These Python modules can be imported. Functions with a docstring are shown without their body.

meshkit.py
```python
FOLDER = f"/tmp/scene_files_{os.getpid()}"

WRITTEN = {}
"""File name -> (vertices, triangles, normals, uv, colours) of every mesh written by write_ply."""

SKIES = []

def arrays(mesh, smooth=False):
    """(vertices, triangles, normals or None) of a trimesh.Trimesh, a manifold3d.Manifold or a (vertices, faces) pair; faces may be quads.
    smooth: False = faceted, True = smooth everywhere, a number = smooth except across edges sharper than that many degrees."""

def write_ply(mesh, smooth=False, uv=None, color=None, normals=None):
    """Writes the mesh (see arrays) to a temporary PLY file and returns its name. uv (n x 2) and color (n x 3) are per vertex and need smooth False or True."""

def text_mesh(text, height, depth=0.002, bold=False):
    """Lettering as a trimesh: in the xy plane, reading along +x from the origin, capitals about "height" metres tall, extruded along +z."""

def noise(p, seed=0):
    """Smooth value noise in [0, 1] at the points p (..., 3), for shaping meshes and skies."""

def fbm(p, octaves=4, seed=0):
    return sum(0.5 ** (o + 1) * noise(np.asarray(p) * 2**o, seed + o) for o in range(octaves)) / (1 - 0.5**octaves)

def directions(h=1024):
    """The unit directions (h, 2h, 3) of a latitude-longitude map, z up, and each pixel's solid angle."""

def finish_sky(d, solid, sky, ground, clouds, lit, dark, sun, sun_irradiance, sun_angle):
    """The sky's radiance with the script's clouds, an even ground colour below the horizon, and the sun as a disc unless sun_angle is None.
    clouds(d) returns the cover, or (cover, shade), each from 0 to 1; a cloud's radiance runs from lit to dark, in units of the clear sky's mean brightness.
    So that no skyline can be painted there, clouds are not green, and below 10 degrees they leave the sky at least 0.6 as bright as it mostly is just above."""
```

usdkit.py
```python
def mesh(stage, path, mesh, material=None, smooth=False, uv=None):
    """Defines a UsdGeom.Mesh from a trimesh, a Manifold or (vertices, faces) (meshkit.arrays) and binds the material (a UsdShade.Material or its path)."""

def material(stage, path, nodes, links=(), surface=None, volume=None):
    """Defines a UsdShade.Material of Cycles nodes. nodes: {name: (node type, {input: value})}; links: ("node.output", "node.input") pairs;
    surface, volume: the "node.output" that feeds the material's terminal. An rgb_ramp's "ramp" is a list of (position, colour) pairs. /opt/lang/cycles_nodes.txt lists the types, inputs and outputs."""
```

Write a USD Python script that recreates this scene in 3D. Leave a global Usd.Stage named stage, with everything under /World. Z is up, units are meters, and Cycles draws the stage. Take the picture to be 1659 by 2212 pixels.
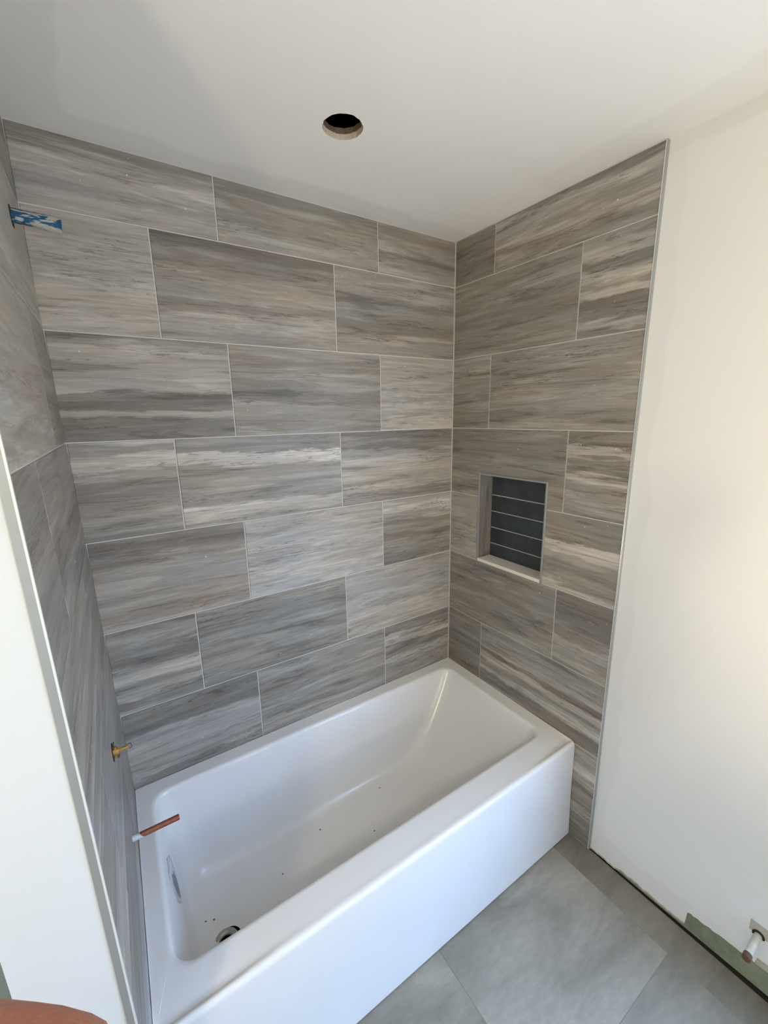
import math, random
import numpy as np, trimesh, manifold3d, usdkit
import shapely.geometry as sg
from shapely.ops import unary_union
from meshkit import noise, fbm
from pxr import Gf, Sdf, Usd, UsdGeom, UsdLux, UsdShade, Vt

random.seed(7); rng = np.random.default_rng(7)
stage = Usd.Stage.CreateInMemory()
UsdGeom.SetStageUpAxis(stage, 'Z'); UsdGeom.SetStageMetersPerUnit(stage, 1.0)
UsdGeom.Xform.Define(stage, '/World'); UsdGeom.Scope.Define(stage, '/World/Looks')

# ------------------------------------------------------------------ camera, sky, sun
CAM = np.array([0.07447, -1.55705, 1.72788])
ROT = np.array([[0.8321049, 0.1355594, -0.5377965], [-0.5543847, 0.1751581, -0.8136199], [-0.0160944, 0.9751632, 0.2209020]])
cam = UsdGeom.Camera.Define(stage, '/World/camera')
M = np.eye(4); M[:3, :3] = ROT.T; M[3, :3] = CAM
cam.AddTransformOp().Set(Gf.Matrix4d(*M.ravel().tolist()))
cam.CreateHorizontalApertureAttr(36.0); cam.CreateVerticalApertureAttr(36.0 * 2212 / 1659)
cam.CreateFocalLengthAttr(36.0 * 921.46 / 1659)
cam.CreateClippingRangeAttr(Gf.Vec2f(0.005, 500.0))
cam.CreateExposureAttr(2.1)

dome = UsdLux.DomeLight.Define(stage, '/World/sky')
dome.CreateIntensityAttr(1.35); dome.CreateColorAttr(Gf.Vec3f(0.32, 0.55, 1.0))
def aim(direction):
    z = -np.array(direction, float); z /= np.linalg.norm(z); x = np.cross([0, 0, 1.], z); x /= np.linalg.norm(x); m = np.eye(4); m[0, :3], m[1, :3], m[2, :3] = x, np.cross(z, x), z
    return Gf.Matrix4d(*m.ravel().tolist())

lamp = UsdLux.DiskLight.Define(stage, '/World/lamp_light')
lamp.CreateRadiusAttr(.12); lamp.CreateIntensityAttr(24.5); lamp.CreateColorAttr(Gf.Vec3f(1.0, .84, .60))
LAMP = np.array([.80, -2.15, .90]); LDIR = np.array([0, .45, .90])
lm = aim(LDIR); lm.SetTranslateOnly(Gf.Vec3d(*(LAMP + LDIR * .004))); lamp.AddTransformOp().Set(lm)

bulb = UsdLux.SphereLight.Define(stage, '/World/bulb_light')
BULB = np.array([-.75, -1.75, 1.75])
bulb.CreateRadiusAttr(.06); bulb.CreateIntensityAttr(48.0); bulb.CreateColorAttr(Gf.Vec3f(1.0, .88, .60)); bulb.AddTranslateOp().Set(Gf.Vec3d(*BULB))

# ------------------------------------------------------------------ helpers
used = {}
def numbered(parent, name):
    k = (parent, name); n = used.get(k, 0); used[k] = n + 1
    return name if n == 0 else f'{name}_{n:03d}'
def path_of(parent): return '/World' if parent is None else str(parent.GetPath())
def obj(name, mesh, mat, parent=None, smooth=False, prim=None):
    base = path_of(parent); p = f'{base}/{numbered(base, name)}'
    m = usdkit.mesh(stage, p, mesh, f'/World/Looks/{mat}', smooth=smooth)
    for k, v in (prim or {}).items():
        UsdGeom.PrimvarsAPI(m).CreatePrimvar(k, Sdf.ValueTypeNames.Float3Array, 'vertex').Set(Vt.Vec3fArray.FromNumpy(np.asarray(v, np.float32)))
    return m.GetPrim()
def xf(name, loc=(0, 0, 0)):
    x = UsdGeom.Xform.Define(stage, '/World/' + numbered('/World', name))
    x.AddTranslateOp().Set(Gf.Vec3d(*map(float, loc)))
    x.GetPrim().SetCustomDataByKey('base', 1); x.GetPrim().ClearCustomDataByKey('base')
    return x.GetPrim()
def tag(p, label=None, cat=None, group=None, kind=None):
    for k, v in (('label', label), ('category', cat), ('group', group), ('kind', kind)):
        if v: p.SetCustomDataByKey(k, v)
    return p
def struct(name, label=None):
    return tag(xf(name), label=label, kind='structure')
def box(x0, x1, y0, y1, z0, z1):
    b = trimesh.creation.box((x1 - x0, y1 - y0, z1 - z0)); b.apply_translation(((x0 + x1) / 2, (y0 + y1) / 2, (z0 + z1) / 2)); return b
def rbox(x0, x1, y0, y1, z0, z1, c=.002):
    pts = [(x, y, z) for x in (x0, x1) for y in (y0, y1) for z in (z0, z1)]
    ctr = np.array([(x0 + x1) / 2, (y0 + y1) / 2, (z0 + z1) / 2]); out = []
    for p in pts:
        s = np.sign(ctr - np.array(p))
        for k in range(3):
            q = np.array(p, float)
            for j in range(3):
                if j != k: q[j] += s[j] * c
            out.append(q)
    return trimesh.PointCloud(np.array(out)).convex_hull
def cat(*ms): return trimesh.util.concatenate(ms)
def tube(pts, r, sides=20, caps=True):
    pts = np.asarray(pts, float); r = np.broadcast_to(r, (len(pts),))
    t = np.gradient(pts, axis=0); t /= np.linalg.norm(t, axis=1, keepdims=True)
    up = np.array([0, 0, 1.]) if abs(t[0][2]) < .9 else np.array([1., 0, 0])
    V = []; F = []
    for i, (p, d) in enumerate(zip(pts, t)):
        a = np.cross(d, up); a /= np.linalg.norm(a); b = np.cross(d, a)
        for k in range(sides):
            w = 2 * math.pi * k / sides; V.append(p + r[i] * (math.cos(w) * a + math.sin(w) * b))
    for i in range(len(pts) - 1):
        for k in range(sides):
            a0, a1 = i * sides + k, i * sides + (k + 1) % sides
            F += [[a0, a1, a1 + sides], [a0, a1 + sides, a0 + sides]]
    if caps:
        for s, off in ((0, 0), (1, (len(pts) - 1) * sides)):
            V.append(pts[0] if s == 0 else pts[-1]); c = len(V) - 1
            for k in range(sides): F.append([c, off + k, off + (k + 1) % sides] if s else [c, off + (k + 1) % sides, off + k])
    m = trimesh.Trimesh(np.array(V), np.array(F), process=False)
    if m.volume < 0: m.invert()
    return m
def lathe(profile, n=40):
    """profile (r, z) revolved about z"""
    P = np.array(profile, float); V = []; F = []
    for r, z in P:
        for k in range(n):
            w = 2 * math.pi * k / n; V.append((r * math.cos(w), r * math.sin(w), z))
    for i in range(len(P) - 1):
        for k in range(n):
            a, b = i * n + k, i * n + (k + 1) % n
            F += [[a, b, b + n], [a, b + n, a + n]]
    return trimesh.Trimesh(np.array(V), np.array(F), process=False)
def prism(poly, d0, d1, f):
    """shapely polygon (u, v) extruded between depths d0 and d1; f(u, v, d) places it"""
    m = trimesh.creation.extrude_polygon(poly, d1 - d0, engine='earcut')
    v = m.vertices; m.vertices = f(v[:, 0], v[:, 1], v[:, 2] + d0)
    if m.volume < 0: m.invert()
    return m

# ------------------------------------------------------------------ materials
def mat(name, nodes, links=(), surface='p.BSDF'):
    return usdkit.material(stage, f'/World/Looks/{name}', nodes, links, surface=surface)
def plain(name, col, rough=.5, metal=0., spec=.5, bump=0., bscale=60., var=0., vscale=6., extra=None):
    n = {'p': ('principled_bsdf', {'base_color': col, 'roughness': rough, 'metallic': metal, 'specular_ior_level': spec, **(extra or {})})}; l = []
    if bump or var: n['g'] = ('geometry', {})
    if var:
        n['vn'] = ('noise_texture', {'scale': vscale, 'detail': 5., 'roughness': .6}); l.append(('g.position', 'vn.vector'))
        n['vr'] = ('rgb_ramp', {'ramp': [(.3, tuple(c * (1 - var) for c in col)), (.7, tuple(min(1, c * (1 + var)) for c in col))]})
        l += [('vn.fac', 'vr.fac'), ('vr.color', 'p.base_color')]
    if bump:
        n['bn'] = ('noise_texture', {'scale': bscale, 'detail': 4.}); n['b'] = ('bump', {'strength': bump, 'distance': .002})
        l += [('g.position', 'bn.vector'), ('bn.fac', 'b.height'), ('b.normal', 'p.normal')]
    return mat(name, n, l)

DARK, LIGHT = np.array([.118, .102, .085]), np.array([.60, .565, .505])
def tone(t):
    t = max(0., min(1., t)); return tuple(DARK + (LIGHT - DARK) * t)
def tile_print(name, prof, wav=.09, swirl=0., slope=.05, seed=0., vein=.6, red=0., contrast=1.2, streak=.8):
    """prof: tones from bottom to top of the tile. attribute tile_coord = (u in m, v 0..1, seed)"""
    stops = [(p, tone(.42 + (t - .42) * contrast)) for p, t in prof] if np.ndim(prof[0]) else [(x, tone(.42 + (t - .42) * contrast)) for x, t in zip(np.linspace(0, 1, len(prof)), prof)]
    hard = []
    for i, (x, c) in enumerate(stops):
        lo = (stops[i - 1][0] + x) / 2 if i else 0.; hi = (stops[i + 1][0] + x) / 2 if i < len(stops) - 1 else 1.
        hard += [(x - (x - lo) * .62, c), (x + (hi - x) * .80, c)]
    stops = hard
    N = {'a': ('attribute', {'attribute': 'tile_coord'}), 's': ('separate_xyz', {}), 'off': ('math', {'math_type': 'multiply_add', 'value2': 3.7, 'value3': seed})}
    L = [('a.vector', 's.vector'), ('s.z', 'off.value1')]
    def vec(k, su, sv):
        N[k + 'u'] = ('math', {'math_type': 'multiply', 'value2': su}); N[k + 'v'] = ('math', {'math_type': 'multiply', 'value2': sv}); N[k + 'c'] = ('combine_xyz', {})
        L.extend([('s.x', k + 'u.value1'), ('s.y', k + 'v.value1'), (k + 'u.value', k + 'c.x'), (k + 'v.value', k + 'c.y'), ('off.value', k + 'c.z')])
        return k + 'c.vector'
    def nz(k, su, sv, detail=4., rough=.55, dist=0., src=None):
        N[k] = ('noise_texture', {'scale': 1., 'detail': detail, 'roughness': rough, 'distortion': dist}); L.append((vec(k + 'q', su, sv), k + '.vector')); return k + '.fac'
    def mth(k, op, a, b=None, v1=None, v2=None, v3=None, clamp=False):
        d = {'math_type': op}
        if v1 is not None: d['value1'] = v1
        if v2 is not None: d['value2'] = v2
        if v3 is not None: d['value3'] = v3
        if clamp: d['use_clamp'] = True
        N[k] = ('math', d)
        if a: L.append((a, k + '.value1'))
        if b: L.append((b, k + '.value2'))
        return k + '.value'
    # the band coordinate: v bent by long waves, frayed by short ones
    w1 = nz('w1', 1.5, 1.6, 3.); w2 = nz('w2', 4.2, 6.5, 5., .6, .6 + 1.5 * swirl); w3 = nz('w3', 16., 26., 4., .65)
    m1 = mth('m1', 'multiply_add', w1, v2=2.6 * (wav + .12 * swirl), v3=-1.3 * (wav + .12 * swirl))
    m2 = mth('m2', 'multiply_add', w2, v2=.20 + .35 * swirl, v3=-(.10 + .175 * swirl))
    m3 = mth('m3', 'multiply_add', w3, v2=.09, v3=-.045)
    t1 = mth('t1', 'add', m1, m2); t2 = mth('t2', 'add', t1, m3); ts = mth('ts', 'multiply', 's.x', v2=slope); t3 = mth('t3', 'add', t2, ts); bv = mth('bv', 'add', 's.y', t3)
    N['ramp'] = ('rgb_ramp', {'ramp': stops}); L.append((bv, 'ramp.fac'))
    # tapering streaks with crisp edges
    g0 = nz('g0', 2.3, 7.5, 7., .64, .9 + swirl)
    N['sr'] = ('rgb_ramp', {'ramp': [(.30, (.48, .46, .44)), (.395, (.62, .61, .60)), (.41, (.84, .835, .83)), (.50, (.97, .97, .97)), (.565, (1.05, 1.05, 1.05)), (.575, (1.24, 1.24, 1.24)), (.66, (1.36, 1.36, 1.36)), (.8, (1.46, 1.46, 1.46))]}); L.append((g0, 'sr.fac'))
    N['x0'] = ('mix_color', {'blend_type': 'multiply', 'fac': streak, 'use_clamp': False}); L += [('ramp.color', 'x0.a'), ('sr.color', 'x0.b')]
    # fine grain, light and dark
    g1 = nz('g1', 6., 34., 6., .68, .5)
    N['gr'] = ('rgb_ramp', {'ramp': [(.28, (.66, .65, .63)), (.47, (.96, .96, .95)), (.56, (1.03, 1.03, 1.03)), (.74, (1.42, 1.42, 1.42))]}); L.append((g1, 'gr.fac'))
    N['x1'] = ('mix_color', {'blend_type': 'multiply', 'fac': .62, 'use_clamp': False}); L += [('x0.result', 'x1.a'), ('gr.color', 'x1.b')]
    # broken dark veins along the grain
    v1 = nz('v1', 3.2, 17., 5., .62, .5); d1 = mth('d1', 'subtract', v1, v2=.5); d2 = mth('d2', 'absolute', d1); d3 = mth('d3', 'less_than', d2, v2=.014)
    k1 = nz('k1', 2.4, 5., 2.); k2 = mth('k2', 'subtract', k1, v2=.49); k3 = mth('k3', 'multiply', k2, v2=9., clamp=True)
    e1 = mth('e1', 'multiply', d3, k3); e2 = mth('e2', 'multiply', e1, v2=vein)
    N['x2'] = ('mix_color', {'blend_type': 'mix', 'b': (.085 + .05 * red, .066, .052 - .01 * red)}); L += [(e2, 'x2.fac'), ('x1.result', 'x2.a')]
    # pale cloudy flecks
    c1 = nz('c1', 9., 20., 5., .7); c2 = mth('c2', 'subtract', c1, v2=.60); c3 = mth('c3', 'multiply', c2, v2=5., clamp=True); c4 = mth('c4', 'multiply', c3, v2=.55)
    N['x3'] = ('mix_color', {'blend_type': 'mix', 'b': (.44, .42, .38)}); L += [(c4, 'x3.fac'), ('x2.result', 'x3.a')]
    # warm tint wandering over the tile
    h1 = nz('h1', 2.2, 2.6, 2.)
    N['hr'] = ('rgb_ramp', {'ramp': [(.35, (.97, 1.0, 1.04)), (.65, (1.05 + .06 * red, 1.0, .94 - .04 * red))]}); L.append((h1, 'hr.fac'))
    N['x4'] = ('mix_color', {'blend_type': 'multiply', 'fac': 1., 'use_clamp': False}); L += [('x3.result', 'x4.a'), ('hr.color', 'x4.b')]
    # specks of dried plaster
    N['sg'] = ('geometry', {}); N['sn'] = ('noise_texture', {'scale': 95., 'detail': 0.}); N['st'] = ('map_range', {'from_min': .872, 'from_max': .886, 'to_min': 0., 'to_max': .9, 'clamp': True}); L += [('sg.position', 'sn.vector'), ('sn.fac', 'st.value')]
    N['x5'] = ('mix_color', {'blend_type': 'mix', 'b': (.8, .8, .78)}); L += [('st.result', 'x5.fac'), ('x4.result', 'x5.a')]
    N['p'] = ('principled_bsdf', {'roughness': .42, 'specular_ior_level': .4}); L.append(('x5.result', 'p.base_color'))
    return mat(name, N, L)

A = lambda *t: list(t)[::-1]      # tones are written from top to bottom
PRINTS = {
 'swirl':   dict(prof=A(.56, .66, .54, .70, .60, .72, .64, .6), swirl=.9, vein=.5, seed=1., streak=.5),
 'ridge':   dict(prof=A(.62, .50, .62, .22, .30, .34, .52, .62, .66, .50, .64, .6), wav=.07, slope=-.05, seed=2.),
 'dusk':    dict(prof=A(.34, .30, .38, .34, .42, .38, .46, .50), seed=3.),
 'umber':   dict(prof=A(.24, .22, .30, .40, .46, .50, .36, .52, .56, .42), seed=4., red=.5, slope=-.10),
 'stripe':  dict(prof=A(.42, .40, .46, .34, .46, .38, .50, .40), seed=5.),
 'shore':   dict(prof=A(.34, .48, .58, .60, .62, .58, .60, .26, .22, .58, .28, .24, .30), wav=.05, slope=.02, seed=6.),
 'bark':    dict(prof=A(.44, .34, .46, .36, .30, .44, .40, .36, .42), seed=7.),
 'river':   dict(prof=A(.66, .42, .72, .70, .48, .30, .28, .38, .42, .48, .40, .28), wav=.03, slope=-.02, seed=8.),
 'surf':    dict(prof=A(.36, .34, .88, .80, .44, .40, .34, .46, .40, .70, .60, .38, .28), seed=9., wav=.06),
 'mist':    dict(prof=A(.30, .26, .50, .58, .62, .56, .60, .34, .30, .44), seed=10., wav=.06),
 'rust':    dict(prof=A(.20, .18, .30, .40, .44, .42, .46, .40, .46), seed=11., red=1.2),
 'strata':  dict(prof=A(.56, .78, .50, .34, .42, .26, .44, .36, .30, .34), seed=12.),
 'wake':    dict(prof=A(.36, .42, .38, .30, .26, .50, .66, .40, .64, .30, .44), wav=.04, slope=.03, seed=13.),
 'slate':   dict(prof=A(.40, .36, .30, .40, .34, .46, .42, .30), seed=14.),
 'knot':    dict(prof=A(.34, .30, .66, .34, .30, .64, .40, .44, .42, .36), swirl=.55, seed=15., wav=.05),
 'ash':     dict(prof=A(.30, .28, .30, .34, .30, .26, .34, .36), seed=16.),
 'foam':    dict(prof=A(.26, .24, .26, .34, .60, .44, .58, .36, .40), seed=17.),
 'shale':   dict(prof=A(.42, .50, .58, .26, .66, .40, .70, .24, .30, .56, .34), seed=18., wav=.05, slope=.04),
}
for k, d in PRINTS.items(): tile_print('tile_' + k, **d)

plain('grout', (.66, .65, .62), .9, bump=.3, bscale=220.)
plain('tub_enamel', (.83, .815, .79), .20, spec=.45)
plain('aluminium_trim', (.40, .42, .42), .38, metal=.55)
plain('trim_lip', (.74, .78, .78), .3, metal=.3)
plain('cream_sill', (.84, .81, .72), .35)
plain('copper', (.36, .135, .085), .32, metal=.6, var=.25, vscale=60.)
plain('solder', (.70, .74, .74), .5, metal=.2)
plain('brass', (.60, .40, .13), .28, metal=.9)
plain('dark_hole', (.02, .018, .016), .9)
plain('dark_brass', (.10, .07, .04), .6)
plain('steel', (.42, .40, .38), .35, metal=.7)
plain('drain_dark', (.018, .012, .01), .7)
plain('overflow_grey', (.20, .225, .25), .5, var=.3, vscale=90.)
plain('film_white', (.60, .62, .64), .5)
plain('dirt', (.10, .09, .08), .8)
plain('skin', (.36, .145, .09), .45, bump=.25, bscale=900., var=.12, vscale=120., extra={'subsurface_weight': .15, 'subsurface_scale': .004, 'subsurface_radius': (1., .3, .15)})
plain('nail', (.55, .30, .24), .3)
plain('green_board', (.235, .255, .165), .9, var=.22, vscale=16.)
plain('board_edge', (.33, .31, .24), .95, var=.2, vscale=30.)
plain('plaster_beige', (.50, .45, .36), .9, var=.1, vscale=40.)
plain('pipe_cream', (.60, .57, .48), .5, var=.15, vscale=80.)
plain('rust_cap', (.13, .065, .04), .7, var=.3, vscale=200.)
plain('old_wood', (.16, .11, .075), .85, var=.3, vscale=50.)
plain('gypsum', (.62, .52, .42), .95, var=.12, vscale=120.)
plain('floor_joint', (.24, .225, .19), .8)
plain('hall_floor', (.13, .10, .04), .7, var=.2, vscale=8.)
plain('subfloor', (.05, .045, .035), .95)
plain('room_paint', (.72, .71, .69), .8)
plain('window_paint', (.8, .8, .78), .5)
plain('niche_tile', (.040, .050, .060), .14, var=.25, vscale=14.)
plain('outside_wall', (.42, .37, .28), .95)
plain('hedge', (.05, .07, .03), .95)
plain('outside_ground', (.30, .285, .25), .95)
mat('pane', {'t': ('transparent_bsdf', {'color': (.97, .985, .98)}), 'g': ('glossy_bsdf', {'roughness': .0}), 'm': ('mix_closure', {'fac': .06})},
    [('t.BSDF', 'm.closure1'), ('g.BSDF', 'm.closure2')], surface='m.closure')

def painted(name, col, patch, masks, rough=.75):
    """wall paint with patches of another coat: masks = list of (axis, edge, width, sign) products that bound a patch, wobbled by noise"""
    N = {'g': ('geometry', {}), 's': ('separate_xyz', {}), 'n': ('noise_texture', {'scale': 5., 'detail': 3.}), 'nb': ('noise_texture', {'scale': 1.1, 'detail': 2.}),
         'bn': ('noise_texture', {'scale': 170., 'detail': 3.}), 'b': ('bump', {'strength': .10, 'distance': .0015}),
         'p': ('principled_bsdf', {'roughness': rough, 'specular_ior_level': .3})}
    L = [('g.position', 's.vector'), ('g.position', 'n.vector'), ('g.position', 'nb.vector'), ('g.position', 'bn.vector'), ('bn.fac', 'b.height'), ('b.normal', 'p.normal')]
    N['w'] = ('math', {'math_type': 'multiply_add', 'value2': .10, 'value3': -.05}); L.append(('n.fac', 'w.value1'))
    last = None
    for i, (terms, amount) in enumerate(masks):
        prod = None
        for j, (ax, edge, width, sgn) in enumerate(terms):
            k = f'e{i}_{j}'
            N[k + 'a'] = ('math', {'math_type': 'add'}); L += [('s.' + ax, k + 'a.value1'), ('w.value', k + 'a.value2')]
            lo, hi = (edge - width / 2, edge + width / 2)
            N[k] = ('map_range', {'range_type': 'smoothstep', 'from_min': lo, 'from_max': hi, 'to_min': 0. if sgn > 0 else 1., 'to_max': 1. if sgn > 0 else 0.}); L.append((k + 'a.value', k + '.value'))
            if prod is None: prod = k + '.result'
            else:
                N[k + 'm'] = ('math', {'math_type': 'multiply'}); L += [(prod, k + 'm.value1'), (k + '.result', k + 'm.value2')]; prod = k + 'm.value'
        N[f'am{i}'] = ('math', {'math_type': 'multiply', 'value2': amount}); L.append((prod, f'am{i}.value1'))
        if last is None: last = f'am{i}.value'
        else:
            N[f'mx{i}'] = ('math', {'math_type': 'maximum'}); L += [(last, f'mx{i}.value1'), (f'am{i}.value', f'mx{i}.value2')]; last = f'mx{i}.value'
    N['rr'] = ('rgb_ramp', {'ramp': [(.35, tuple(c * .975 for c in col)), (.65, tuple(c * 1.015 for c in col))]}); L.append(('nb.fac', 'rr.fac'))
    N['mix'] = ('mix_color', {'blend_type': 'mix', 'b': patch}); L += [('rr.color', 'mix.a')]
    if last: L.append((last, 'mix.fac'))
    else: N['mix'][1]['fac'] = 0.
    L.append(('mix.result', 'p.base_color'))
    return mat(name, N, L)
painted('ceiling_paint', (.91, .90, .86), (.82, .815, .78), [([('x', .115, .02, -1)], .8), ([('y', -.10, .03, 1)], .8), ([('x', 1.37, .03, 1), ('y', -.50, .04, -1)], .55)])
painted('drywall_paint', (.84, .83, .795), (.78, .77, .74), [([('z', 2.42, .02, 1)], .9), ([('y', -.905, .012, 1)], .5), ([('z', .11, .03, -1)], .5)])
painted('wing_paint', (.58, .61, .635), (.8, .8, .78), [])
def floor_print(name, a, b, c, seed, tilt):
    N = {'t': ('attribute', {'attribute': 'tile_coord'}), 'm': ('mapping', {'location': (seed, seed * .7, 0), 'rotation': (0, 0, tilt), 'scale': (2.2, 5.2, 1.)}),
         'n': ('noise_texture', {'scale': 1., 'detail': 5., 'roughness': .6, 'distortion': .8}), 'r': ('rgb_ramp', {'ramp': [(.30, a), (.5, b), (.70, c)]}),
         'm2': ('mapping', {'rotation': (0, 0, tilt), 'scale': (20., 60., 1.)}), 'n2': ('noise_texture', {'scale': 1., 'detail': 5., 'roughness': .65}),
         'r2': ('rgb_ramp', {'ramp': [(.3, (.9, .9, .9)), (.7, (1.1, 1.1, 1.1))]}), 'x': ('mix_color', {'blend_type': 'multiply', 'fac': 1., 'use_clamp': False}), 'p': ('principled_bsdf', {'roughness': .45, 'specular_ior_level': .4})}
    mat(name, N, [('t.vector', 'm.vector'), ('m.vector', 'n.vector'), ('n.fac', 'r.fac'), ('t.vector', 'm2.vector'), ('m2.vector', 'n2.vector'), ('n2.fac', 'r2.fac'), ('r.color', 'x.a'), ('r2.color', 'x.b'), ('x.result', 'p.base_color')])
floor_print('floor_tile_pale', (.23, .212, .176), (.315, .29, .243), (.41, .378, .315), 3.1, .95)
floor_print('floor_tile_mid', (.207, .192, .158), (.272, .25, .208), (.345, .318, .262), 7.7, .8)
floor_print('floor_tile_dark', (.168, .155, .127), (.222, .204, .166), (.282, .258, .212), 12.4, .6)
# blue shower-arm cover smeared with plaster
mat('blue_plastic', {'g': ('geometry', {}), 'mp': ('mapping', {'scale': (20., 70., 90.)}), 'n': ('noise_texture', {'scale': 1., 'detail': 4., 'roughness': .6}), 'r': ('rgb_ramp', {'ramp': [(.46, (.005, .075, .17)), (.51, (.01, .11, .22)), (.535, (.42, .42, .38)), (.7, (.5, .48, .43))]}), 'p': ('principled_bsdf', {'roughness': .5})},
    [('g.position', 'mp.vector'), ('mp.vector', 'n.vector'), ('n.fac', 'r.fac'), ('r.color', 'p.base_color')])

# ------------------------------------------------------------------ frames of the three tiled walls
W, H, FZ = 1.5063, 2.4646, 2.5878
AL, BE = -.0221, -.0161
def left_x(y, z): return AL * (-y) + BE * (z - FZ + 1)
def f_back(u, v, d): return np.stack([u, -np.asarray(d) + 0 * u, v + 0 * u], -1)
def f_right(u, v, d): return np.stack([W - np.asarray(d) + 0 * u, -u, v + 0 * u], -1)
def f_left(u, v, d): return np.stack([left_x(-u, v) + d, -u, v + 0 * u], -1)
ROWZ = [H] + [FZ - .308 * k for k in range(1, 9)] + [0.]
G = .0038       # joint width
def tile(parent, f, u0, u1, v0, v1, print_name, row_top=None, shift=0., flip=False, cut=None):
    """one wall tile with eased edges, standing 2 mm proud of its joints"""
    r = sg.box(u0, v0, u1, v1)
    if cut is not None: r = r.difference(cut)
    parts = [g for g in getattr(r, 'geoms', [r])]
    for g in parts:
        if g.is_empty: continue
        inner = g.buffer(-.0011, join_style=2)
        P, Q = np.array(g.exterior.coords)[:-1], np.array(inner.exterior.coords)[:-1]
        n = len(P)
        # order the inner ring like the outer one
        order = [int(np.argmin(((Q - p) ** 2).sum(1))) for p in P]; Q = Q[order]
        UV = np.vstack([P, P, Q]); D = np.concatenate([np.full(n, -.010), np.full(n, -.0009), np.zeros(n)])
        F = []
        for a in (0, n):
            for i in range(n):
                j = (i + 1) % n; F += [[a + i, a + j, a + j + n], [a + i, a + j + n, a + i + n]]
        from mapbox_earcut import triangulate_float64
        tri = triangulate_float64(Q, np.array([n], np.uint32)).reshape(-1, 3)
        F += (tri + 2 * n).tolist()
        m = trimesh.Trimesh(f(UV[:, 0], UV[:, 1], D), np.array(F), process=False)
        top = v1 if row_top is None else row_top
        lv = (UV[:, 1] - (top - .305)) / .305
        lu = UV[:, 0] - u0 + shift
        if flip: lu = .61 - lu
        obj('tile', m, 'tile_' + print_name, parent, prim={'tile_coord': np.stack([lu, lv, np.full(len(lu), shift)], -1)})

# ------------------------------------------------------------------ floor
floor = struct('floor', 'grey stone-look floor tiles beside the white bathtub')
obj('screed', box(-1.35, W + .15, -3.1, .95, -.05, -.0105), 'subfloor', floor)
FJ = .0022
xs = [-.10, .174, .787, 1.400, 1.5135]; ys = [-2.999, -2.416, -1.803, -1.19, -.58, -.004]
fm = {(2, 3): 'floor_tile_pale', (3, 3): 'floor_tile_dark', (2, 2): 'floor_tile_mid', (3, 2): 'floor_tile_dark', (1, 3): 'floor_tile_mid'}
for i in range(len(xs) - 1):
    for j in range(len(ys) - 1):
        x0, x1, y0, y1 = xs[i] + FJ / 2, xs[i + 1] - FJ / 2, ys[j] + FJ / 2, ys[j + 1] - FJ / 2
        m = rbox(x0, x1, y0, y1, -.0105, 0., .0008)
        v = np.array(m.vertices)
        obj('tile', m, fm.get((i, j), ('floor_tile_mid', 'floor_tile_pale', 'floor_tile_dark')[(i * 2 + j) % 3]), floor, prim={'tile_coord': np.stack([v[:, 0], v[:, 1], v[:, 0] * 0 + i + 3 * j], -1)})
obj('joint_filler', box(-.10, 1.513, -2.999, -.004, -.0104, -.0006), 'floor_joint', floor, prim=None)
obj('hall_boards', box(-1.35, -.101, -3.1, .95, -.0105, 0.), 'hall_floor', floor)

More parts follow.
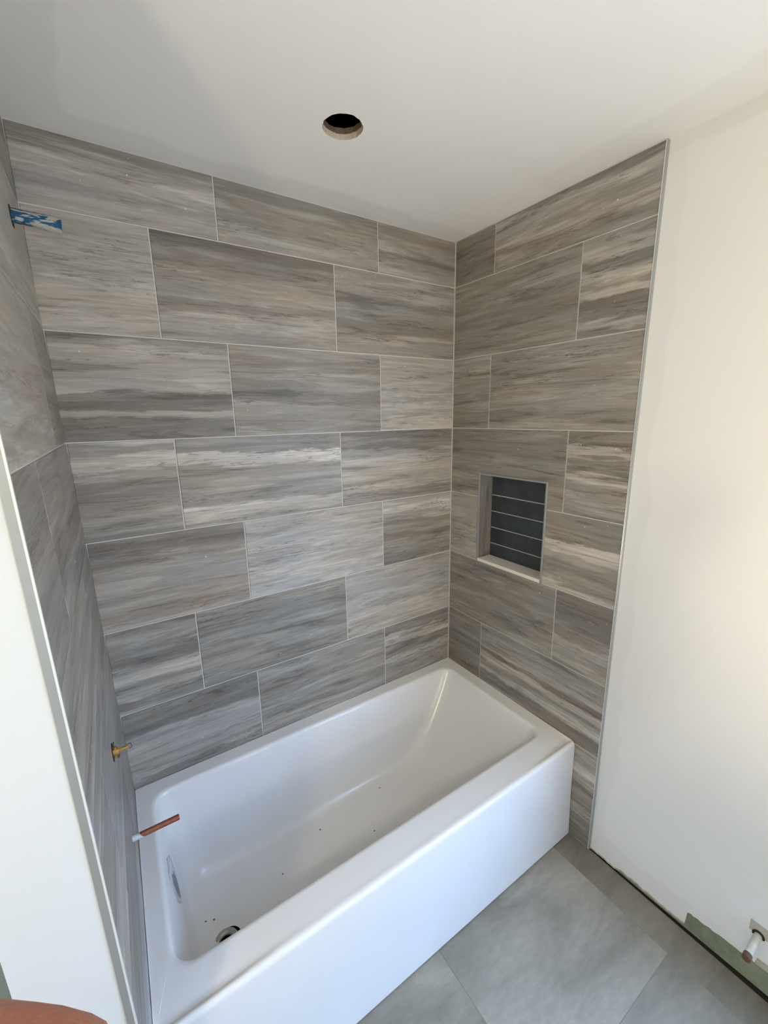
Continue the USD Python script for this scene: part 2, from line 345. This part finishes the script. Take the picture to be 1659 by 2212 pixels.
# ------------------------------------------------------------------ ceiling with the light cut-out
ceiling = struct('ceiling', 'white ceiling with a round cut-out for a light')
HC, HR = np.array([.722, -.412]), .0535
ang = np.linspace(0, 2 * math.pi, 96, endpoint=False)
def ragged(r, amp, seed):
    q = np.stack([np.cos(ang) * 4, np.sin(ang) * 4, np.full_like(ang, seed)], -1); q2 = q * 3.1
    rr = r + amp * (noise(q, 3) - .5) * 2 + .6 * amp * (noise(q2, 5) - .5) * 2
    return sg.Polygon(np.stack([HC[0] + rr * np.cos(ang), HC[1] + rr * np.sin(ang)], -1))
sheet = sg.box(-1.35, -3.1, W + .15, .95)
ident = lambda u, v, d: np.stack([u, v, d], -1)
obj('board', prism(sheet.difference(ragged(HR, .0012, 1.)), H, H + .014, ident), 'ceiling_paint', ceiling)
rim = ragged(HR + .0002, .0012, 1.).buffer(.003).difference(ragged(HR - .0006, .0012, 1.))
obj('cut_edge', prism(rim, H + .0006, H + .0145, ident), 'gypsum', ceiling)
obj('old_board', prism(sg.box(.5, -.65, .95, -.2).difference(ragged(HR - .002, .003, 9.)), H + .0146, H + .028, ident), 'old_wood', ceiling)
cav = cat(box(.5, .95, -.65, -.2, H + .25, H + .26), box(.49, .5, -.65, -.2, H + .0145, H + .26), box(.95, .96, -.65, -.2, H + .0145, H + .26), box(.49, .96, -.66, -.65, H + .0145, H + .26), box(.49, .96, -.2, -.19, H + .0145, H + .26))
obj('joist_cavity', cav, 'dark_hole', ceiling)
obj('upper_deck', box(-1.35, W + .15, -3.1, .95, H + .30, H + .33), 'old_wood', ceiling)

# ------------------------------------------------------------------ back wall
wb = struct('wall_back', 'grey wood-grain tiled wall behind the bathtub')
obj('grout', box(-.03, W + .03, .0022, .012, 0, H), 'grout', wb)
obj('board', box(-.15, W + .15, .0121, .12, 0, H + .01), 'room_paint', wb)
EV, OD = [0., .4848, 1.0978, W - .0015], [0., .2853, .8983, W - .0015]
BACK = [  # row: prints
 [('ridge', 0.), ('dusk', 1.), ('stripe', 2.)],
 [('swirl', 3.), ('umber', 0.), ('bark', 4.)],
 [('shore', 0.), ('bark', 1.), ('swirl', 5.)],
 [('river', 0.), ('surf', 1.), ('mist', 2.)],
 [('rust', 0.), ('swirl', 6.), ('strata', 1.)],
 [('wake', 0.), ('slate', 1.), ('swirl', 7.)],
 [('mist', 3.), ('stripe', 5.), ('knot', 1.)],
 [('slate', 4.), ('bark', 7.), ('ash', 1.)]]
for r, prints in enumerate(BACK):
    e = EV if r % 2 == 0 else OD
    for k, (pn, sh) in enumerate(prints):
        u0 = left_x(0, ROWZ[r]) + .002 if k == 0 else e[k] + G / 2
        zb = ROWZ[r + 1] + G / 2
        if r == 7: zb = .30
        tile(wb, f_back, u0, e[k + 1] - G / 2, zb, ROWZ[r] - G / 2 - (.001 if r == 0 else 0), pn, row_top=ROWZ[r] if r else ROWZ[1] + .305, shift=sh)

# ------------------------------------------------------------------ right wall: tiles, trim, painted board
wr = struct('wall_right', 'right wall, tiled around the tub and painted white beyond the metal trim')
NY0, NY1, NZ0, NZ1 = .1915, .5385, 1.0555, 1.4585      # niche opening
nich = sg.box(NY0, NZ0, NY1, NZ1)
UE = .8475
wall_r = sg.box(-.13, -.001, .852, H + .01).difference(nich)
obj('grout', prism(sg.box(0, 0, UE, H).difference(nich), -.0105, -.0022, f_right), 'grout', wr)
obj('board', prism(wall_r, -.13, -.0106, f_right), 'room_paint', wr)
RIGHT = [
 ([0., .2285, UE], [('ash', 2.), ('foam', 0.)]),
 ([0., .6165, UE], [('slate', 6.), ('shale', 0.)]),
 ([0., .2285, UE], [('bark', 9.), ('stripe', 8.)]),
 ([0., .6165, UE], [('dusk', 4.), ('knot', 0.)]),
 ([0., .2285, UE], [('swirl', 8.), ('surf', 4.)]),
 ([0., .6165, UE], [('dusk', 7.), ('foam', 3.)]),
 ([0., .2285, UE], [('ash', 5.), ('shale', 3.)]),
 ([0., .6165, UE], [('stripe', 9.), ('strata', 5.)]),
 ([0., .2285, UE], [('slate', 9.), ('ash', 8.)])]
ncut = sg.box(NY0 - .008, NZ0 - .009, NY1 + .008, NZ1 + .008)
for r, (e, prints) in enumerate(RIGHT):
    for k, (pn, sh) in enumerate(prints):
        tile(wr, f_right, (.0035 if k == 0 else e[k] + G / 2), e[k + 1] - (G / 2 if k == 0 else .001), ROWZ[r + 1] + (G / 2 if r < 8 else .003), ROWZ[r] - G / 2, pn,
             row_top=ROWZ[r] if r else ROWZ[1] + .305, shift=sh, cut=ncut)
XD = W + .0115       # face of the painted board
WIN = dict(y0=1.45, y1=2.65, z0=.35, z1=2.02)
hole = sg.box(WIN['y0'], WIN['z0'], WIN['y1'], WIN['z1'])
f_dry = lambda u, v, d: np.stack([XD - np.asarray(d) + 0 * u, -u, v + 0 * u], -1)
# the board itself, its foot hanging over the gap at the floor
foot = [(.8525, .0015), (.95, .002), (1.05, .004), (1.19, .007), (1.41, .015), (1.8, .017), (3.1, .017)]
gb = sg.Polygon(foot + [(3.1, H + .01), (.8525, H + .01)]).difference(hole)
obj('green_board', prism(gb, -.016, -.0016, f_dry), 'green_board', wr)
obj('backing', prism(sg.box(.8525, .045, 3.1, H + .01).difference(hole), -.14, -.0165, f_dry), 'room_paint', wr)
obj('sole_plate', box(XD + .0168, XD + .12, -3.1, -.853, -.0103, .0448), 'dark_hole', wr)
# the white coat over it: its lower edge torn where the old baseboard came off
us = np.concatenate([np.linspace(.8525, 1.187, 60)])
base = np.interp(us, [.8525, .88, .90, .925, .945, .957, .975, 1.0, 1.03, 1.1, 1.158, 1.187], [.002, .003, .006, .002, .001, .003, .013, .014, .016, .014, .017, .022])
jag = (noise(np.stack([us * 90, us * 0, us * 0], -1), 11) - .5) * .006
lower = [(u, max(.0015, b + j)) for u, b, j in zip(us, base, jag)]
us2 = np.linspace(1.190, 1.41, 40)
low2 = [(u, .078 + (u - 1.19) * .10 + (noise(np.array([u * 120, 0, 0]), 4) - .5) * .005) for u in us2]
coat = sg.Polygon(lower + low2 + [(1.8, .115), (3.1, .115), (3.1, H + .005), (.8525, H + .005)]).difference(hole)
stub_hole = sg.box(1.339, .196, 1.383, .236)
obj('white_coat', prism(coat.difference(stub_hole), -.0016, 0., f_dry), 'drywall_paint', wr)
obj('torn_edge', prism(sg.Polygon(lower + [(u, z + .006) for u, z in lower[::-1]]), 0., .0012, f_dry), 'plaster_beige', wr)
obj('beige_strip', prism(sg.Polygon([(1.366, .094), (1.6, .114), (1.6, .138), (1.37, .118)]), 0., .001, f_dry), 'plaster_beige', wr)
obj('bare_patch', prism(stub_hole, -.0015, -.0004, f_dry), 'plaster_beige', wr)

trim1 = xf('trim_1'); obj('profile', rbox(W - .0012, XD + .001, -.8515, -.8485, 0.002, H - .0015, .0006), 'aluminium_trim', trim1); obj('lip', rbox(W - .0014, W + .0012, -.8492, -.8462, 0.002, H - .0015, .0005), 'trim_lip', trim1)
tag(trim1, 'brushed metal tile trim between right wall tiles and white wall', kind='structure')

# ------------------------------------------------------------------ left wall (wing wall with the plumbing)
wl = struct('wall_left', 'short left wing wall with grey tiles and a white end')
LE = .8725
obj('grout', prism(sg.box(0, 0, LE, H), -.0105, -.0022, f_left), 'grout', wl)
obj('core', prism(sg.box(-.11, 0, LE - .003, H + .01), -.1305, -.0106, f_left), 'room_paint', wl)
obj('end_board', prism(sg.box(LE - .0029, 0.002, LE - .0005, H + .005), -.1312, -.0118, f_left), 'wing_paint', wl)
LEFT = [
 ([0., .265, LE], [('slate', 1.), ('ridge', 5.)]), ([0., .64, LE], [('swirl', 11.), ('dusk', 3.)]), ([0., .265, LE], [('bark', 2.), ('swirl', 12.)]),
 ([0., .64, LE], [('slate', 8.), ('dusk', 9.)]), ([0., .268, LE], [('dusk', 11.), ('stripe', 3.)]), ([0., .655, LE], [('stripe', 11.), ('mist', 6.)]),
 ([0., .268, LE], [('slate', 13.), ('mist', 9.)]), ([0., .655, LE], [('stripe', 12.), ('dusk', 13.)]), ([0., .268, LE], [('ash', 12.), ('slate', 14.)])]
VALVE, SPOUT, ARM = (.412, .912), (.370, .597), (.235, 2.165)     # (distance from the back wall, height)
cutl = unary_union([sg.Point(VALVE).buffer(.017, 6), sg.Point(SPOUT).buffer(.0115, 6), sg.Point(ARM).buffer(.019, 6)])
def bridge(c):     # hole cuts reach the tile's edge through the grout only as notches; keep polygons simple by a slit
    return c
for r, (e, prints) in enumerate(LEFT):
    for k, (pn, sh) in enumerate(prints):
        tile(wl, f_left, (.003 if k == 0 else e[k] + G / 2), e[k + 1] - (G / 2 if k == 0 else .001), ROWZ[r + 1] + (G / 2 if r < 8 else .003), ROWZ[r] - G / 2, pn,
             row_top=ROWZ[r] if r else ROWZ[1] + .305, shift=sh)
trim2 = xf('trim_2'); obj('profile', prism(sg.box(LE - .001, .002, LE + .002, H - .0015), -.0118, .0004, f_left), 'aluminium_trim', trim2); obj('lip', prism(sg.box(LE - .0035, .002, LE + .0022, H - .0015), -.0014, .0014, f_left), 'trim_lip', trim2)
tag(trim2, 'brushed metal tile trim at the edge of the left wing wall', kind='structure')

# ------------------------------------------------------------------ the rest of the room, behind the camera
wf = struct('wall_front'); obj('board', box(-1.35, W + .15, -2.85, -2.75, 0, H + .01), 'room_paint', wf)
wh = struct('wall_hall')
HW = dict(y0=1.40, y1=2.55, z0=.45, z1=2.20)
obj('board', prism(sg.box(-1.05, 0, 3.2, H + .01), 0, .1, lambda u, v, d: np.stack([-1.45 + d, -u, v], -1)), 'room_paint', wh); obj('end_board', box(-1.35, -.15, .95, 1.05, 0, H + .01), 'room_paint', wh)
def window(xa, xb, y0, y1, z0, z1):
    w = tag(xf('window_1'), kind='structure'); xm = (xa + xb) / 2
    obj('frame', cat(box(xa, xb, y0, y1, z0, z0 + .05), box(xa, xb, y0, y1, z1 - .05, z1), box(xa, xb, y0, y0 + .05, z0, z1), box(xa, xb, y1 - .05, y1, z0, z1)), 'window_paint', w)
    obj('sash', box(xm - .015, xm + .015, y0, y1, (z0 + z1) / 2 - .02, (z0 + z1) / 2 + .02), 'window_paint', w)
    obj('pane', box(xm - .002, xm + .002, y0 + .05, y1 - .05, z0 + .05, z1 - .05), 'pane', w)
window(XD + .02, XD + .11, -WIN['y1'], -WIN['y0'], WIN['z0'], WIN['z1'])
tag(obj('neighbour_wall', box(-6.2, -6., -14, 10, -.6, 4.2), 'outside_wall'), kind='structure')
tag(obj('garden_hedge', box(8.6, 9.4, -16, 10, -.6, 2.6), 'hedge'), kind='structure')
tag(obj('ground', box(-40, 40, -40, 40, -.9, -.6), 'outside_ground'), kind='structure')

# ------------------------------------------------------------------ bathtub
TX = 0.
tub = tag(xf('bathtub', (.75, -.38, 0)), 'white alcove bathtub with flat apron under the grey tiled wall', 'bathtub')
ORG = np.array([.75, -.38, 0])
NC, NS = 9, 26
def ring(x0, x1, y0, y1, r, z):
    """counter-clockwise from the front left corner"""
    pts = []
    for cx, cy, a0 in ((x0 + r, y0 + r, math.pi), (x1 - r, y0 + r, 1.5 * math.pi), (x1 - r, y1 - r, 0.), (x0 + r, y1 - r, .5 * math.pi)):
        for k in range(NC):
            a = a0 + .5 * math.pi * k / (NC - 1); pts.append((cx + r * math.cos(a), cy + r * math.sin(a)))
    out = []
    n = len(pts)
    for i in range(4):
        c = pts[i * NC:(i + 1) * NC]; nx = pts[((i + 1) * NC) % n]
        out += c
        for k in range(1, NS): t = k / NS; out.append((c[-1][0] * (1 - t) + nx[0] * t, c[-1][1] * (1 - t) + nx[1] * t))
    return np.array([(x, y, z) for x, y in out])
DR = np.array([.205, -.392]); 
WT = W - .0015
rings = [ring(.0, WT, -.7640, -.002, .004, .004), ring(.0, WT, -.7575, -.002, .004, .20), ring(.0, WT, -.7545, -.002, .004, .424), ring(.0, WT, -.7520, -.002, .005, .4335),
         ring(.0, WT, -.7475, -.002, .005, .4385), ring(.0005, WT - .0005, -.741, -.0025, .006, .4405), ring(.001, WT - .001, -.734, -.003, .007, .4402), ring(.004, WT - .004, -.727, -.006, .008, .4396), ring(.014, WT - .014, -.717, -.016, .014, .4392),
         ring(.042, 1.452, -.654, -.052, .056, .4390), ring(.048, 1.445, -.646, -.058, .055, .4378), ring(.0535, 1.440, -.640, -.0635, .054, .4340), ring(.057, 1.436, -.636, -.067, .053, .426), ring(.0605, 1.428, -.633, -.072, .053, .410),
         ring(.084, 1.340, -.612, -.096, .065, .27), ring(.096, 1.245, -.592, -.121, .085, .150), ring(.106, 1.20, -.574, -.140, .10, .108), ring(.126, 1.155, -.548, -.166, .11, .086), ring(.160, 1.10, -.510, -.204, .11, .0775)]
from scipy.interpolate import PchipInterpolator
low = np.stack(rings[12:]); dist = np.concatenate([[0], np.cumsum(np.linalg.norm(np.diff(low[:, NC // 2 + 2 * (NC + NS - 1)], axis=0), axis=1))])
rings = rings[:12] + list(PchipInterpolator(dist, low, axis=0)(np.linspace(0, dist[-1], 26)))
cc = rings[-1].mean(0)
base_ang = np.arctan2(rings[-1][:, 1] - DR[1], rings[-1][:, 0] - DR[0])
inner = []
for t in (.55, .85):
    tgt = np.stack([DR[0] + .036 * np.cos(base_ang), DR[1] + .036 * np.sin(base_ang), np.full(len(base_ang), .0735)], -1)
    inner.append(rings[-1] * (1 - t) + tgt * t)
rings += inner + [tgt]
for i in (6, 7, 8):          # the deck dips behind the front roll at both ends
    R = rings[i]; e = np.maximum(1 - R[:, 0] / .30, 0) + np.maximum((R[:, 0] - 1.26) / .24, 0)
    front = np.clip((-.70 - R[:, 1]) / .03, 0, 1)
    R[:, 2] -= np.clip(e * 1.6, 0, 1) * front * (.0, .0, .0, .0, .0, .0, .007, .0125, .010)[i]
V = np.vstack(rings); n = len(rings[0])
V[:, 0] += np.clip(1 - V[:, 0] / .75, 0, 1) * (left_x(V[:, 1], V[:, 2]) + .0006)
F = []
for i in range(len(rings) - 1):
    for k in range(n):
        a, b = i * n + k, i * n + (k + 1) % n
        F += [[a, b, b + n], [a, b + n, a + n]]
obj('basin', trimesh.Trimesh(V - ORG, np.array(F), process=False), 'tub_enamel', tub, smooth=40)
dl = lathe([(.0375, .0750), (.0372, .0762), (.034, .0768), (.028, .0750), (.0225, .0715), (.0215, .066)]); dl.apply_translation((DR[0], DR[1], 0)); dl.apply_translation(-ORG)
drain = obj('drain_flange', dl, 'steel', tub, smooth=50); tag(drain, 'stained steel drain ring')
dp = cat(lathe([(.0216, .067), (.0210, .03), (.0, .03)]), lathe([(.0, .052), (.009, .052), (.010, .050), (.010, .03)])); dp.apply_translation((DR[0], DR[1], 0)); dp.apply_translation(-ORG)
obj('drain_throat', dp, 'drain_dark', tub, smooth=40)
# overflow opening in the head wall, torn film around it
def head(y, z, d):        # a point of the inner end wall, d metres off it
    zz = [.108, .150, .27, .41, .426]; xx = [.106, .096, .084, .0605, .057]
    x = np.interp(z, zz, xx); return np.stack([x + (1 - x / .75) * (left_x(y, z) + .001) + d, y, z], -1)
def patch(poly, d0, d1):
    m = trimesh.creation.extrude_polygon(poly, 1., engine='earcut'); 
    v = m.vertices; m.vertices = head(v[:, 0], v[:, 1], d0 + v[:, 2] * (d1 - d0)) - ORG
    if m.volume < 0: m.invert()
    return m
def blob(cy, cz, ry, rz, amp, seed, k=48):
    t = np.linspace(0, 2 * math.pi, k, endpoint=False)
    q = np.stack([np.cos(t) * 2.2, np.sin(t) * 2.2, np.full_like(t, seed)], -1)
    s = 1 + amp * (fbm(q, 3, 2) - .5) * 2
    return sg.Polygon(np.stack([cy + ry * s * np.cos(t), cz + rz * s * np.sin(t)], -1))
ov = blob(-.31, .315, .050, .046, .22, 3.)
opening = obj('overflow_opening', patch(ov, .0004, .0016), 'overflow_grey', tub); tag(opening, 'grey overflow opening')
film = blob(-.305, .318, .066, .060, .25, 8.).difference(blob(-.312, .308, .044, .042, .35, 5.))
film = max(getattr(film, 'geoms', [film]), key=lambda g: g.area)
obj('torn_film', patch(film, .0012, .0028), 'film_white', opening)
flap = blob(-.285, .352, .022, .017, .5, 14.); obj('torn_film', patch(flap, .0014, .0034), 'film_white', opening)
for (x, y) in ((.62, -.22), (.93, -.19), (.43, -.30), (.16, -.30), (.185, -.31), (.80, -.35)):
    g = trimesh.creation.icosphere(1, .003); g.apply_scale((1, .8, .5)); g.apply_translation(np.array((x, y, .0795)) - ORG)
    obj('grit', g, 'dirt', tub)

# ------------------------------------------------------------------ recessed niche
ni = tag(xf('shower_niche', (W, -.365, NZ0)), 'recessed shower niche with dark horizontal tiles and cream sill', 'niche')
NO = np.array([W, -.365, NZ0]); ND = .085
nm = lambda m: (m.apply_translation(-NO), m)[1]
obj('back_grout', nm(box(W + ND, W + ND + .01, -NY1, -NY0, NZ0, NZ1)), 'grout', ni)
jz = [NZ0 + .001, 1.1225, 1.2005, 1.279, 1.3565, NZ1 - .001]
for k in range(5):
    obj('tile', nm(rbox(W + ND - .006, W + ND, -NY1 + .001, -NY0 - .0025, jz[k] + .0028, jz[k + 1] - .0028, .001)), 'niche_tile', ni)
def niche_side(m, pn, sh):
    v = np.array(m.vertices) ; return dict(prim={'tile_coord': np.stack([v[:, 2], (v[:, 0] + .02) / .3 + .2, v[:, 0] * 0 + sh], -1)})
for nm_, b, pn in (('side_tile', box(W + .001, W + ND, -NY0 - .0005, -NY0 + .009, NZ0, NZ1), 'ash'), ('side_tile', box(W + .001, W + ND, -NY1 - .009, -NY1 + .0005, NZ0, NZ1), 'umber'), ('head_tile', box(W + .001, W + ND, -NY1, -NY0, NZ1 - .0005, NZ1 + .009), 'ash')):
    m = nm(b); obj(nm_, m, 'tile_' + pn, ni, **niche_side(m, pn, 2.))
sill = obj('sill', nm(rbox(W - .003, W + ND - .0005, -NY1 + .0007, -NY0 - .0007, NZ0 - .0085, NZ0 + .006, .0012)), 'cream_sill', ni); tag(sill, 'cream sill slab')
for a in ((-NY0 - .0004, -NY0 + .0078, NZ0 - .0085, NZ1 + .0078), (-NY1 - .0078, -NY1 + .0004, NZ0 - .0085, NZ1 + .0078)):
    obj('trim_strip', nm(cat(rbox(W - .0022, W + .006, a[0], a[1], a[2], a[3], .0006))), 'aluminium_trim', ni)
obj('trim_strip', nm(rbox(W - .0022, W + .006, -NY1 + .0005, -NY0 - .0005, NZ1 - .0004, NZ1 + .0078, .0006)), 'aluminium_trim', ni)

# ------------------------------------------------------------------ pipes standing out of the left wall
def lw(u, v, d): return np.array([left_x(-u, v) + d, -u, v])
def disc_on_left(u, v, ru, rv, d0, d1, amp, seed):
    p = blob(u, v, ru, rv, amp, seed)
    m = prism(p, d0, d1, lambda a, b, d: np.stack([left_x(-a, b) + d, -a, b], -1)); return m
o = lw(*SPOUT, 0.); cp = tag(xf('copper_pipe', o), 'copper tub spout stub-out over the head end of the bathtub', 'pipe')
L = .1185
body = tube([(-.004, 0, 0), (L, 0, 0)], .0079, 24, caps=False); bore = tube([(L - .03, 0, 0), (L, 0, 0)], .0068, 24, caps=False)
lip = lathe([(.0068, 0.), (.0079, 0.)], 24); lip.apply_transform(trimesh.transformations.rotation_matrix(math.pi / 2, (0, 1, 0))); lip.apply_translation((L, 0, 0))
obj('pipe', cat(body, lip), 'copper', cp, smooth=40); obj('bore', cat(bore, tube([(L - .031, 0, 0), (L - .03, 0, 0)], .0068, 24)), 'dark_brass', cp, smooth=40)
t = np.linspace(0, 1, 8); tape = tube(np.stack([-.001 + .026 * t, t * 0, t * 0], -1), .0083, 24)
tape.vertices[:, 0] += np.where(tape.vertices[:, 0] > .02, -tape.vertices[:, 2] * .9, 0); obj('solder_sleeve', tape, 'solder', cp, smooth=40)
o = lw(*VALVE, 0.); vb = tag(xf('brass_valve', o), 'brass shower valve stem in a rough hole above the copper pipe', 'valve')
wob = disc_on_left(VALVE[0], VALVE[1], .019, .026, .0002, .0012, .25, 6.); wob.apply_translation(-o); obj('wall_hole', wob, 'dark_hole', vb)
obj('body', cat(tube([(0, 0, 0), (.012, 0, 0)], .0105, 18), tube([(.004, 0, -.016), (.004, 0, .014)], .0055, 14)), 'brass', vb, smooth=40)
obj('stem', cat(tube([(.010, 0, 0), (.030, 0, .001)], .0048, 16), tube([(.030, 0, .001), (.033, 0, .001)], .0056, 16)), 'brass', vb, smooth=40)
obj('screw', tube([(.004, .004, -.017), (.013, .004, -.018)], .0045, 12), 'dark_brass', vb, smooth=40)
obj('clip', tube([(.034, .005, .004), (.040, .002, .007), (.042, -.004, .001), (.036, -.005, -.003)], .0011, 8), 'dark_brass', vb, smooth=40)
obj('wire', tube([(.003, .003, .014), (.005, .004, .026)], .0012, 8), 'dark_brass', vb)
o = lw(*ARM, 0.); sa = tag(xf('shower_pipe', o), 'blue shower arm stub smeared with plaster near the ceiling', 'pipe')
wob = disc_on_left(ARM[0], ARM[1], .020, .021, .0002, .0010, .15, 2.); wob.apply_translation(-o); obj('wall_hole', wob, 'dark_hole', sa)
ts = np.linspace(0, 1, 30)
arm = tube(np.stack([.001 + .088 * ts, ts * 0, .003 - .006 * ts], -1), .0140 + .0035 * ts + .0012 * (noise(np.stack([ts * 9, ts * 0, ts * 0], -1), 2) - .5), 22)
av = arm.vertices; av += (noise(av * 160, 3)[:, None] - .5) * .0022 * np.array([0, 1, 1]); obj('sleeve', arm, 'blue_plastic', sa, smooth=50)

# ------------------------------------------------------------------ supply stub low on the right wall
SO = np.array([XD, -1.362, .197]); sp = tag(xf('supply_pipe', SO), 'cream water supply stub with rusty end low on white wall', 'pipe')
obj('pipe', tube([(-.002, 0, 0), (-.085, 0, 0)], .0095, 20), 'pipe_cream', sp, smooth=40)
obj('rusty_end', cat(tube([(-.083, 0, 0), (-.100, 0, 0)], .0105, 18), tube([(-.099, 0, 0), (-.102, 0, 0)], .006, 12)), 'rust_cap', sp, smooth=40)
arc = np.linspace(-.3, math.pi + .3, 16)
obj('collar_gap', tube(np.stack([arc * 0 - .001, .0125 * np.cos(arc), .0125 * np.sin(arc)], -1), .0028, 8), 'dark_hole', sp, smooth=40)

# ------------------------------------------------------------------ lamps behind the camera
hb = tag(xf('hanging_bulb', BULB), 'bare bulb on a black cord hanging in the hall', 'lamp')
obj('cord', tube([(0, 0, .11), (0, 0, H - BULB[2])], .003, 8), 'dark_hole', hb); obj('socket', tube([(0, 0, .062), (0, 0, .11)], .018, 16), 'aluminium_trim', hb, smooth=40)
wk = tag(xf('work_lamp', (LAMP[0], LAMP[1], 0)), 'round work lamp on a tripod turned up to the ceiling', 'lamp')
ld = LDIR / np.linalg.norm(LDIR); hp = np.array([0, 0, LAMP[2]])
obj('housing', tube([hp - ld * .07, hp - ld * .001], [.06, .125], 28), 'dark_hole', wk, smooth=40)
obj('pole', tube([(0, 0, .30), (0, 0, LAMP[2] - .06)], .012, 12), 'steel', wk, smooth=40)
for k in range(3):
    a = 2.1 * k + .4; obj('leg', tube([(0, 0, .42), (.28 * math.cos(a), .28 * math.sin(a), .006)], .009, 10), 'steel', wk, smooth=40)

# ------------------------------------------------------------------ the hand at the lens
def cam_pt(x, y, depth): return CAM + ROT @ np.array([x, y, -depth])
def chain(pts, rad):
    ms = []
    for (p, r), (q, s) in zip(zip(pts[:-1], rad[:-1]), zip(pts[1:], rad[1:])):
        ms.append(manifold3d.Manifold.batch_hull([manifold3d.Manifold.sphere(r, 28).translate([float(c) for c in p]), manifold3d.Manifold.sphere(s, 28).translate([float(c) for c in q])]))
    return ms
HB = np.array([-.050, -.135, -.030])       # in camera coordinates (x right, y up, z towards the viewer)
tipx = np.array([-.0296, -.05125, -.0327])
fingers = []
for k, (dx, dy, ln) in enumerate(((0., 0., 1.), (-.006, -.021, 1.06), (-.013, -.040, .98), (-.021, -.056, .8))):
    tip = tipx + np.array([dx, dy, -.002 * k]); dst = tip + np.array([-.0215, -.0028, -.0033]) * ln; mid = dst + np.array([-.0235, -.005, -.0015]) * ln; kn = mid + np.array([-.033, -.017, .011]) * ln
    fingers.append(([kn, mid, dst, tip], [.0104, .0101, .0096, .0088] if k < 3 else [.0090, .0084, .0078, .0070]))
parts = []
for pts, rad in fingers: parts += chain(pts, rad)
k0, k3 = fingers[0][0][0], fingers[3][0][0]
heel = k3 + np.array([-.02, -.06, .028]); heel2 = k0 + np.array([-.05, -.07, .030])
parts.append(manifold3d.Manifold.batch_hull([manifold3d.Manifold.sphere(r, 24).translate([float(c) for c in p]) for p, r in ((k0, .011), (k3, .010), (heel, .014), (heel2, .015))]))
parts += chain([heel2 + np.array([.012, .02, .008]), k0 + np.array([-.012, -.018, .034]), k0 + np.array([.022, -.03, .038]), k0 + np.array([.048, -.036, .034])], [.013, .011, .0098, .0085])
parts += chain([(heel + heel2) / 2, (heel + heel2) / 2 + np.array([-.05, -.09, .03])], [.024, .027])
hm = parts[0]
for q in parts[1:]: hm = hm + q
hm = hm.refine_to_length(.0028).to_mesh()
hand_mesh = trimesh.Trimesh(hm.vert_properties[:, :3], hm.tri_verts, process=True)
trimesh.smoothing.filter_taubin(hand_mesh, iterations=14)
hand_mesh.vertices = CAM + hand_mesh.vertices @ ROT.T
hand = tag(obj('hand', hand_mesh, 'skin', smooth=True), 'reddish brown finger of the hand holding the camera, at bottom corner', 'hand')
